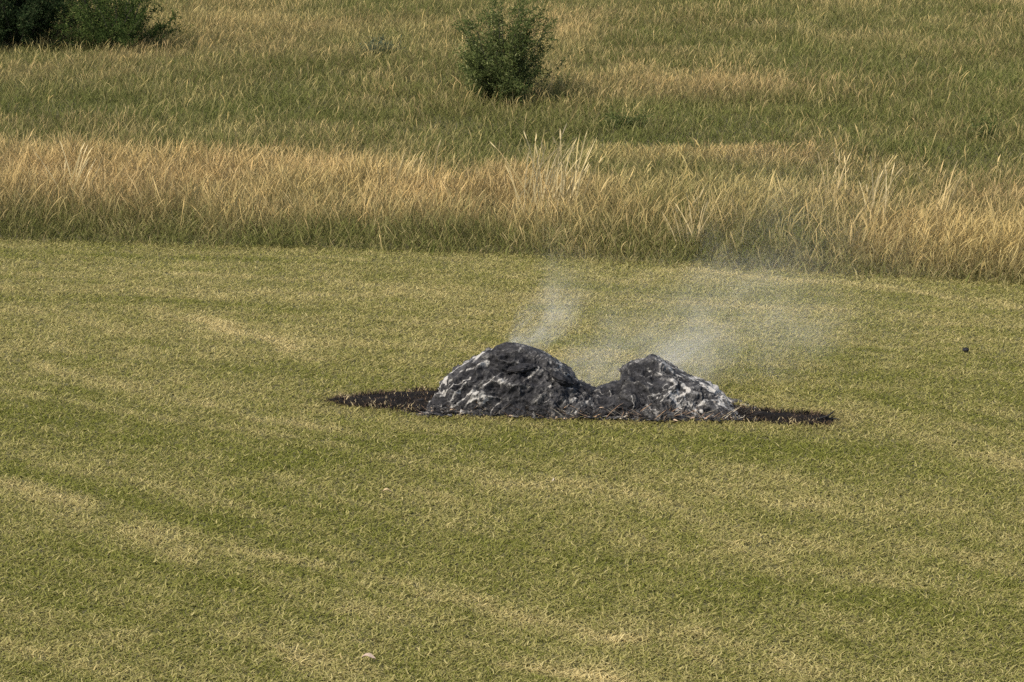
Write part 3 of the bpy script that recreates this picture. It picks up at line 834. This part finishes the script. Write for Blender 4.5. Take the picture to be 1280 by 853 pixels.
# ------------------------------------------------------------------ smoke
def smoke(src, dst, r0, r1, dens, seed, label, pw=1.0):
    a = Vector(src); b_ = Vector(dst); d = b_ - a; Ln = d.length
    # closed billowing hull round the axis
    m, sides = 24, 20; V = []
    for i in range(m):
        t = i / (m - 1); rr = (r0 + (r1 - r0) * t ** pw) * 1.02 + .5 * r1 * min(1, 2 * t)
        if i == 0 or i == m - 1: rr *= .6
        for j in range(sides):
            th = 2 * math.pi * j / sides
            V.append((t * Ln, rr * math.cos(th), rr * math.sin(th)))
    Fq = [(i * sides + j, i * sides + (j + 1) % sides, (i + 1) * sides + (j + 1) % sides, (i + 1) * sides + j) for i in range(m - 1) for j in range(sides)]
    V.append((0, 0, 0)); V.append((Ln, 0, 0)); n0, n1 = len(V) - 2, len(V) - 1
    Ft = [(n0, (j + 1) % sides, j) for j in range(sides)] + [(n1, (m - 1) * sides + j, (m - 1) * sides + (j + 1) % sides) for j in range(sides)]
    mat, nt, out = new_mat("smoke")
    tc = nt.nodes.new("ShaderNodeTexCoord"); sep = nt.nodes.new("ShaderNodeSeparateXYZ"); 
    wn_ = noise_node(nt, 1.5, 3, .55, 0, tc.outputs["Object"])
    wv = nt.nodes.new("ShaderNodeVectorMath"); wv.operation = "MULTIPLY_ADD"; nt.links.new(wn_.outputs["Color"], wv.inputs[0])
    wv.inputs[1].default_value = (0, 1.5 * r1, 1.5 * r1); wv.inputs[2].default_value = (0, -.75 * r1, -.75 * r1)
    wa = nt.nodes.new("ShaderNodeVectorMath"); wa.operation = "ADD"; nt.links.new(tc.outputs["Object"], wa.inputs[0]); nt.links.new(wv.outputs[0], wa.inputs[1])
    sep0 = nt.nodes.new("ShaderNodeSeparateXYZ"); nt.links.new(tc.outputs["Object"], sep0.inputs[0])
    t0 = mathn(nt, "DIVIDE", sep0.outputs[0], Ln, True)
    wm = nt.nodes.new("ShaderNodeMix"); wm.data_type = "VECTOR"; nt.links.new(mathn(nt, "MULTIPLY", t0, 2.0, True), wm.inputs[0]); nt.links.new(tc.outputs["Object"], wm.inputs[4]); nt.links.new(wa.outputs[0], wm.inputs[5])
    nt.links.new(wm.outputs[1], sep.inputs[0])
    t = mathn(nt, "DIVIDE", sep.outputs[0], Ln, True)
    rad = mathn(nt, "MULTIPLY_ADD", mathn(nt, "POWER", t, pw), r1 - r0); rad.node.inputs[2].default_value = r0
    q = mathn(nt, "DIVIDE", mathn(nt, "SQRT", mathn(nt, "ADD", mathn(nt, "MULTIPLY", sep.outputs[1], sep.outputs[1]), mathn(nt, "MULTIPLY", sep.outputs[2], sep.outputs[2]))), rad)
    fall = mathn(nt, "SUBTRACT", 1, mathn(nt, "MULTIPLY", q, q), True)
    mp = nt.nodes.new("ShaderNodeMapping"); mp.inputs["Scale"].default_value = (.8, 2.3, 2.3); mp.inputs["Location"].default_value = (seed * 3.1, seed, 0)
    nt.links.new(tc.outputs["Object"], mp.inputs[0])
    nz = noise_node(nt, 1.5, 4, .6, 1.2, mp.outputs[0])
    w = mathn(nt, "MULTIPLY", mathn(nt, "SUBTRACT", nz.outputs[0], .32, True), 2.9)
    ein = mathn(nt, "MULTIPLY", t, 14, True); eout = mathn(nt, "SUBTRACT", 1, t, True)
    dn = mathn(nt, "MULTIPLY", mathn(nt, "MULTIPLY", mathn(nt, "MULTIPLY", fall, fall), w), mathn(nt, "MULTIPLY", ein, mathn(nt, "MULTIPLY", eout, eout)))
    # thinner as it spreads
    dn = mathn(nt, "MULTIPLY", mathn(nt, "DIVIDE", dn, mathn(nt, "POWER", rad, .6)), dens)
    pv = nt.nodes.new("ShaderNodeVolumePrincipled"); pv.inputs["Color"].default_value = (.95, .93, .89, 1); pv.inputs["Anisotropy"].default_value = -.2
    nt.links.new(dn, pv.inputs["Density"]); nt.links.new(pv.outputs[0], out.inputs["Volume"])
    o = make_mesh("smoke", np.array(V), [np.array(Fq), np.array(Ft)], mat)
    o.location = a; o.rotation_euler = d.to_track_quat("X", "Z").to_euler()
    tag(o, label, "smoke", "smoke drifting off the mounds", "stuff")


def sp3(u, v, Y):
    X, Z = at_depth(u, v, Y); return (X, Y, Z)


smoke(sp3(634, 438, YR + .10), sp3(765, 318, YR + .8), .18, 1.15, 1.15, 1, "white wisp of smoke rising and leaning right from the top of the larger mound")
smoke(sp3(690, 495, YR + .35), sp3(900, 360, YR + 1.6), .45, 1.35, .85, 2, "pale smoke hanging in the gap between the two mounds")
smoke(sp3(800, 476, YR + .40), sp3(1120, 275, YR + 3.0), .48, 2.8, .50, 3, "wide grey smoke drifting right from the smaller mound towards the meadow")
smoke(sp3(816, 462, YR + .12), sp3(915, 400, YR + .6), .14, .60, .85, 4, "small bright puff of smoke clinging to the right flank of the smaller mound")

# ------------------------------------------------------------------ light
SUN_EL, SUN_AZ = R(50), R(-128)       # azimuth clockwise from +Y: behind the camera, to the left
sd = Vector((math.sin(SUN_AZ) * math.cos(SUN_EL), math.cos(SUN_AZ) * math.cos(SUN_EL), math.sin(SUN_EL)))
lamp = bpy.data.lights.new("sun", "SUN"); lamp.energy = 3.8; lamp.angle = R(2); lamp.color = (1, .93, .80)
lo_ = bpy.data.objects.new("sun", lamp); col.objects.link(lo_); lo_.rotation_euler = sd.to_track_quat("Z", "Y").to_euler(); lo_.location = (-20, 0, 30)
w = bpy.data.worlds.new("World"); scene.world = w; w.use_nodes = True
wn = w.node_tree; bg = wn.nodes["Background"]
sky = wn.nodes.new("ShaderNodeTexSky"); sky.sky_type = "NISHITA"; sky.sun_disc = False; sky.sun_elevation = SUN_EL; sky.sun_rotation = SUN_AZ
sky.dust_density = 2.5
wn.links.new(sky.outputs[0], bg.inputs[0]); bg.inputs[1].default_value = .15

cam = bpy.data.cameras.new("camera"); cam.sensor_width = 36; cam.lens = 36 * F / 1280; cam.clip_end = 6000; cam.clip_start = .5
co = bpy.data.objects.new("camera", cam); col.objects.link(co); co.location = (0, 0, CAM_H); co.rotation_euler = (math.pi / 2 - PITCH, 0, 0)
scene.camera = co

vs = scene.view_settings; vs.view_transform = "Standard"; vs.look = "None"; vs.exposure = 0.52; vs.gamma = 1; vs.use_curve_mapping = False
cy = scene.cycles
cy.max_bounces = 5; cy.diffuse_bounces = 3; cy.glossy_bounces = 2; cy.transmission_bounces = 3; cy.volume_bounces = 2; cy.transparent_max_bounces = 8
cy.use_denoising = False; cy.volume_step_rate = 2.0; cy.volume_max_steps = 96
